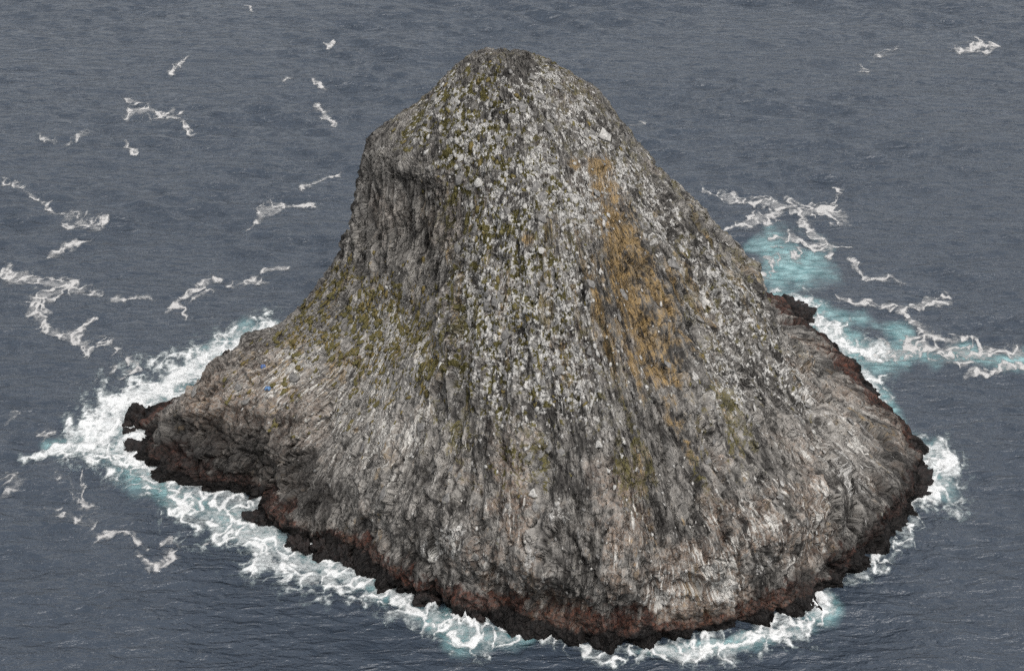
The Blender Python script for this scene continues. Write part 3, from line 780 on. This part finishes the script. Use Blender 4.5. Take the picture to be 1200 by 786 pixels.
SURF = [
 ('surf', 'broad white surf pounding along the back of the left ridge', [[(335,378,5),(318,388,12),(290,402,17),(255,418,19),(215,438,20),(180,455,22),(150,470,22),(120,490,22),(95,500,12)],[(140,500,20),(120,515,16),(70,525,7),(35,531,3)],[(150,515,16),(160,535,12)]], 0.5, 1.0),
 ('surf', 'white surf lapping the dark left headland and its inlet', [[(155,530,12),(180,555,12),(215,570,12),(260,582,14),(300,588,13),(328,583,7)],[(205,592,12),(240,602,18),(290,600,16)],[(225,605,14),(262,618,10),(290,612,14)],[(60,530,5),(110,535,8),(150,545,10)]], 0.8, 0.85),
 ('surf', 'white surf with splashes among the black lower left rocks', [[(295,620,14),(310,640,20),(345,650,20),(390,665,20),(430,675,16),(465,693,12),(490,706,6)],[(300,655,12),(350,672,12),(400,685,8)],[(352,632,3),(375,634,3)],[(395,640,4),(392,655,8)],[(425,645,5),(420,660,10)]], 0.7, 0.9),
 ('surf', 'foaming splash of surf at the bottom of the island', [[(470,715,6),(505,720,12),(535,728,14),(555,735,14),(580,728,11),(605,738,6)],[(540,740,10),(565,750,9),(600,745,7)],[(460,725,5),(500,735,6)]], 0.8, 0.8),
 ('surf', 'thin lace of surf along the bottom shore', [[(630,745,5),(655,752,6),(680,762,6),(705,771,5),(730,765,4)],[(640,745,3),(700,760,2),(760,757,4)]], 0.8, 0.7),
 ('surf', 'bright white surf along the lower right shore', [[(750,764,6),(800,762,8),(850,757,9),(900,745,11),(935,733,11),(965,715,7)],[(945,700,6),(962,700,8),(970,712,5)]], 0.7, 0.95),
 ('surf', 'narrow white surf climbing the right shore', [[(985,676,4),(1010,660,6),(1040,640,7),(1062,615,7),(1075,598,6)],[(1000,675,3),(1040,655,5),(1070,625,4)]], 0.8, 0.75),
 ('surf', 'round white surf patch off the rightmost corner', [[(1080,530,8),(1095,548,18),(1098,565,18),(1085,580,10)],[(1050,500,5),(1062,515,6)],[(1100,530,8),(1112,560,10)]], 0.6, 0.95),
 ('surf', 'white surf and swash behind the right flank', [[(904,346,5),(915,352,10),(940,360,12),(958,380,14),(975,400,14),(1005,410,12),(1030,412,10)],[(1008,440,6),(1030,452,10),(1024,468,7),(1035,485,4)]], 0.6, 1.0),
]
for i, (nm, lab, runs, lace, gain) in enumerate(SURF):
    runs = [[(a, b, w * 1.85) for a, b, w in r] for r in runs]
    tag(obj(nm, foam_mesh(nm, runs, 0.34, lace * 1.3, gain, 0.45, i * 7 + 1)), lab, 'surf', 'surf breaking round the island', 'stuff')
FLOAT = [
 ('tiny white foam fleck near the top edge, left of centre', [[(290,9,1.5),(296,13,2.5),(301,15,1.5)]]),
 ('slanting white foam dash in the upper left', [[(198,86,4),(208,77,4),(222,68,2)]]),
 ('thick white foam raft with a tail, upper left', [[(154,112,2),(158,124,3)],[(152,134,6),(175,132,7),(196,132,6),(210,134,4)],[(210,136,4),(218,146,4),(225,153,4)],[(203,124,2),(205,132,3)]]),
 ('short thin foam dash under the thick upper left raft', [[(146,169,2),(156,174,2.5),(166,181,2)]]),
 ('faint foam wisps left of the thick upper left raft', [[(44,165,3),(62,166,3)],[(82,163,3),(104,156,3)]]),
 ('tiny foam fleck above the snaking foam, left of the summit', [[(383,50,1.5),(388,55,2.5)]]),
 ('short faint foam dash left of the snaking line', [[(330,99,3),(340,95,2)]]),
 ('thin foam hair just above the snaking line', [[(366,97,2),(386,104,2)]]),
 ('snaking foam line left of the summit', [[(374,123,3),(380,135,4),(388,144,4),(392,150,2)]]),
 ('bent thin foam line left of the cliff', [[(353,226,3),(358,218,2.5),(375,212,2.5),(390,209,2),(397,203,3)]]),
 ('forked white foam streak below the bent thin line', [[(290,267,3),(300,256,5),(312,244,5),(332,237,4)],[(312,248,3),(335,243,3),(362,244,3)]]),
 ('long curved foam thread at the left edge', [[(0,212,3),(15,215,3),(32,222,2),(48,238,2),(62,246,2),(80,250,1.5)]]),
 ('compact white foam raft at the end of the left edge thread', [[(76,263,4),(92,258,7),(108,262,6),(130,266,1.5)]]),
 ('small foam streak beneath the compact left raft', [[(56,297,2.5),(72,290,3.5),(84,284,4),(98,283,2)]]),
 ('big branching foam raft at the left edge', [[(0,318,6),(25,325,6),(50,330,6),(75,334,6),(100,337,6),(124,340,3)],[(78,338,5),(62,348,9),(40,354,6),(45,370,5),(50,386,6)],[(48,388,5),(70,395,5),(92,402,5),(106,411,4)],[(72,398,4),(90,385,4),(110,376,3)],[(55,358,6),(68,352,5)]]),
 ('lacy curl of foam in mid water left of the ramp', [[(200,368,2.5),(205,357,3.5),(217,348,4),(232,340,4),(245,331,4),(258,328,3)],[(208,360,2),(216,366,3),(218,374,2)],[(274,334,3.5),(290,330,3.5),(314,331,2.5)],[(225,352,3),(250,343,3)]]),
 ('small oval foam dash beside the left ramp edge', [[(307,320,3.5),(322,320,3.5),(342,321,2)]]),
 ('short foam dash left of the lacy curl', [[(154,351,2.5),(178,350,2.5)],[(136,350,2),(148,353,2)]]),
 ('faint broken foam web in front of the left surf', [[(110,400,4),(135,405,3),(150,418,4),(165,424,3),(155,436,4),(145,441,3)],[(115,436,3),(130,434,3)]]),
 ('wispy foam arc at the left edge below the surf', [[(0,556,4),(12,560,4),(25,564,3),(10,576,4)]]),
 ('faint foam wisp at the left edge above the foam arc', [[(5,500,3),(15,490,3)]]),
 ('faint foam wisp just left of the surf tip', [[(40,505,3),(55,512,3)]]),
 ('thin wandering foam trails off the left headland', [[(60,603,3),(85,608,3),(105,612,4),(108,618,3)],[(68,560,3),(85,572,3),(100,590,4),(112,598,3)],[(100,560,3),(105,580,3)]]),
 ('fine foam scribble low on the left', [[(117,628,2.5),(140,629,3),(165,632,3),(175,640,2)],[(158,645,3),(166,655,3.5),(178,663,2.5),(205,650,2.5)],[(190,640,2),(240,632,1.5)]]),
 ('small white foam dot off the lower left rocks', [[(356,689,2.5),(366,688,2.5)]]),
 ('sweeping white foam arm right of the upper slope', [[(822,221,2.5),(840,228,3.5),(862,233,4),(890,236,6),(915,240,7),(940,245,8),(965,247,8),(985,255,7)],[(928,242,5),(938,258,5),(950,272,4),(965,285,4),(975,300,3)],[(850,272,3.5),(868,264,4),(890,258,4),(915,248,4)],[(882,262,3),(905,255,4)],[(972,244,4),(976,232,2.5),(981,222,1.5)],[(905,275,3),(930,279,4),(950,290,4),(965,290,4)]]),
 ('turquoise-edged foam wisps close beside the upper right slope', [[(880,322,3),(900,313,4),(925,304,4),(945,298,3)],[(895,290,2.5),(920,295,2.5)],[(870,312,2.5),(890,305,2.5)]]),
 ('tiny foam dash right of the turquoise pool', [[(975,286,2.5),(995,285,2)]]),
 ('small foam streak to the right of the sweeping arm', [[(1015,322,3),(1035,328,4),(1055,331,3)],[(990,305,2.5),(1010,318,2.5)]]),
 ('hooked foam patch above the turquoise stream on the right', [[(1062,362,3),(1066,376,3.5),(1080,388,3.5),(1105,396,3)],[(1075,362,4),(1092,356,5),(1112,357,2)],[(985,350,2.5),(1020,356,3),(1055,360,3)],[(1085,350,2.5),(1108,347,2)]]),
 ('long turquoise and white foam stream to the right edge', [[(1030,410,8),(1060,410,9),(1095,412,9),(1140,415,8),(1175,418,6),(1200,420,6)],[(1070,400,3),(1130,397,3),(1150,403,3)],[(1130,438,2.5),(1175,432,3),(1200,431,3)],[(1115,430,2),(1140,428,2)]]),
 ('bright whitecap in the upper right', [[(1120,60,4),(1140,56,6),(1165,55,3)],[(1142,45,2),(1148,52,4)]]),
 ('faint whitecap left of the bright upper right one', [[(1020,69,2),(1038,63,3.5),(1055,58,2)],[(1012,75,1.5),(1012,83,1.5)]]),
 ('faint foam smudge just right of the crown', [[(742,146,2.5),(756,144,2)]]),
]
for i, (lab, runs) in enumerate(FLOAT):
    runs = [[(a, b, w * 1.55 + 0.5) for a, b, w in r] for r in runs]
    big_ = sum(len(r) for r in runs) > 5
    soft = 'faint' in lab or 'thin w' in lab or 'wisp' in lab or 'fine' in lab
    tag(obj('foam_patch', foam_mesh('foam_patch', runs, 0.32, 1.1 if big_ else 0.8, 0.6 if soft else 0.88, 0.06, 200 + i * 5, mat=OLDFOAM)), lab, 'foam', 'foam drifting on the sea')

# ------------------------------------------------------------------ two blue tents on the left shoulder
def plain(name, c, rough=0.6):
    m = NT_(name)
    m.principled(m.mix(m.noise(3, 3), tuple(v * 0.85 for v in c), c), rough, m.bump(m.noise(5, 3), 0.3, 0.05)); return m.m
TENT = [plain('blue_tent_fabric', (0.030, 0.065, 0.17)), plain('light_blue_tent_fabric', (0.045, 0.105, 0.21))]
DARK = plain('dark_fabric', (0.03, 0.035, 0.05)); POLE = plain('tent_pole', (0.3, 0.3, 0.3))
def dome(a, b, h, n=24, m=9):
    Vt = []
    for i in range(m + 1):
        f = i / m * math.pi / 2
        for j in range(n):
            t = j / n * 2 * math.pi
            sq = 1 + 0.10 * math.cos(4 * t + math.pi)
            Vt.append((a * math.cos(f) ** 0.8 * math.cos(t) * sq, b * math.cos(f) ** 0.8 * math.sin(t) * sq, h * math.sin(f) ** 0.95 * (1 - 0.05 * math.cos(4 * t))))
    Ft = [(i * n + j, i * n + (j + 1) % n, (i + 1) * n + (j + 1) % n, (i + 1) * n + j) for i in range(m) for j in range(n)]
    return np.array(Vt), np.array(Ft)
def tent(px, row, rz, fabric, label, size=1.0):
    k = named_spot(px, row)
    e = obj('tent', None, loc=(Pd[k] + np.array([0, -0.1, -0.25])).tolist())
    e.rotation_euler = (0, 0, rz); e.scale = (size, size, size * 0.8)
    v, f = dome(1.05, 0.85, 1.15)
    obj('canopy', mesh_np('canopy', v, f, fabric, True), e)
    # door flap: a panel standing off the front of the canopy
    dv = []
    for i in range(7):
        fz = i / 6
        for q in (-1, 1):
            wdt = 0.36 * (1 - fz * 0.75)
            f_ = math.asin(min(1, (0.06 + fz * 0.72)))
            dv.append((q * wdt, -(0.85 * math.cos(f_) ** 0.8 * 0.97 + 0.035), 1.15 * math.sin(f_) ** 0.95))
    obj('door_flap', mesh_np('door_flap', np.array(dv), np.array([(2*i, 2*i+1, 2*i+3, 2*i+2) for i in range(6)]), DARK, False), e)
    for s_ in (0, 1):
        pv, pf = [], []
        for i in range(17):
            t = math.pi * i / 16; d_ = math.pi / 4 + s_ * math.pi / 2
            c = np.array([1.0 * math.cos(t) * math.cos(d_), 0.82 * math.cos(t) * math.sin(d_), 1.17 * math.sin(t) ** 0.95 + 0.01])
            for q in range(6):
                al = q / 6 * 2 * math.pi
                pv.append(c * (1 + 0.02 * math.cos(al)) + np.array([-math.sin(d_), math.cos(d_), 0]) * 0.02 * math.sin(al))
        pf = [(i*6+q, i*6+(q+1) % 6, (i+1)*6+(q+1) % 6, (i+1)*6+q) for i in range(16) for q in range(6)]
        obj('pole', mesh_np('pole', np.array(pv), np.array(pf), POLE, True), e)
    tag(e, label, 'tent', 'blue tents on the left shoulder')
tent(310, 431, 0.3, TENT[0], 'deep blue dome tent, upper one on the brown left shoulder', 0.85)
tent(313.5, 455, -0.2, TENT[1], 'lighter blue dome tent, lower one on the brown left shoulder', 0.95)

# ------------------------------------------------------------------ seabirds in flight
def bird(px, row, z_, span, heading, bank, mat, label):
    c = ground(px, row, z_)
    V_, F_ = [], []
    def ring(cx, w, h, n=8, zc=0.0):
        for q in range(n):
            a = 2 * math.pi * q / n; V_.append((w * math.cos(a), cx, zc + h * math.sin(a)))
    prof_ = [(-0.42, .01, .01), (-0.30, .05, .025), (-0.12, .075, .06), (0.08, .085, .075), (0.25, .06, .055), (0.34, .042, .045), (0.42, .04, .042), (0.48, .018, .018), (0.57, .004, .006)]
    for p_ in prof_: ring(*p_)
    n = 8
    F_ += [(i*n+q, i*n+(q+1) % n, (i+1)*n+(q+1) % n, (i+1)*n+q) for i in range(len(prof_)-1) for q in range(n)]
    for sx in (-1, 1):                     # arched tapering wings growing out of the shoulders
        st = [(0.03, .14, .11, .03), (0.30, .18, .10, .10), (0.62, .20, .075, .14), (0.90, .10, .05, .12), (1.15, -.04, .012, .07)]
        o_ = len(V_)
        for (xx, yc, ch, zc) in st:
            V_.extend([(sx*xx, yc+ch, zc), (sx*xx, yc, zc+.018), (sx*xx, yc-ch, zc), (sx*xx, yc, zc-.012)])
        F_ += [(o_+i*4+q, o_+i*4+(q+1) % 4, o_+(i+1)*4+(q+1) % 4, o_+(i+1)*4+q) for i in range(len(st)-1) for q in range(4)]
    v = np.array(V_) * span / 2.3
    o = obj('seabird', mesh_np('seabird', v, np.array(F_), mat, True), loc=c.tolist())
    o.rotation_euler = (0.1, bank, heading)
    tag(o, label, 'bird', 'seabirds flying over the water')
bird(304, 116.5, 40, 2.0, 1.4, 1.0, plain('dark_plumage', (0.03, 0.03, 0.032)), 'small dark seabird gliding over the water in the upper left')
bird(186.5, 669, 25, 1.9, 0.8, 0.5, plain('white_plumage', (0.7, 0.7, 0.68)), 'small white seabird gliding low over the water at lower left')
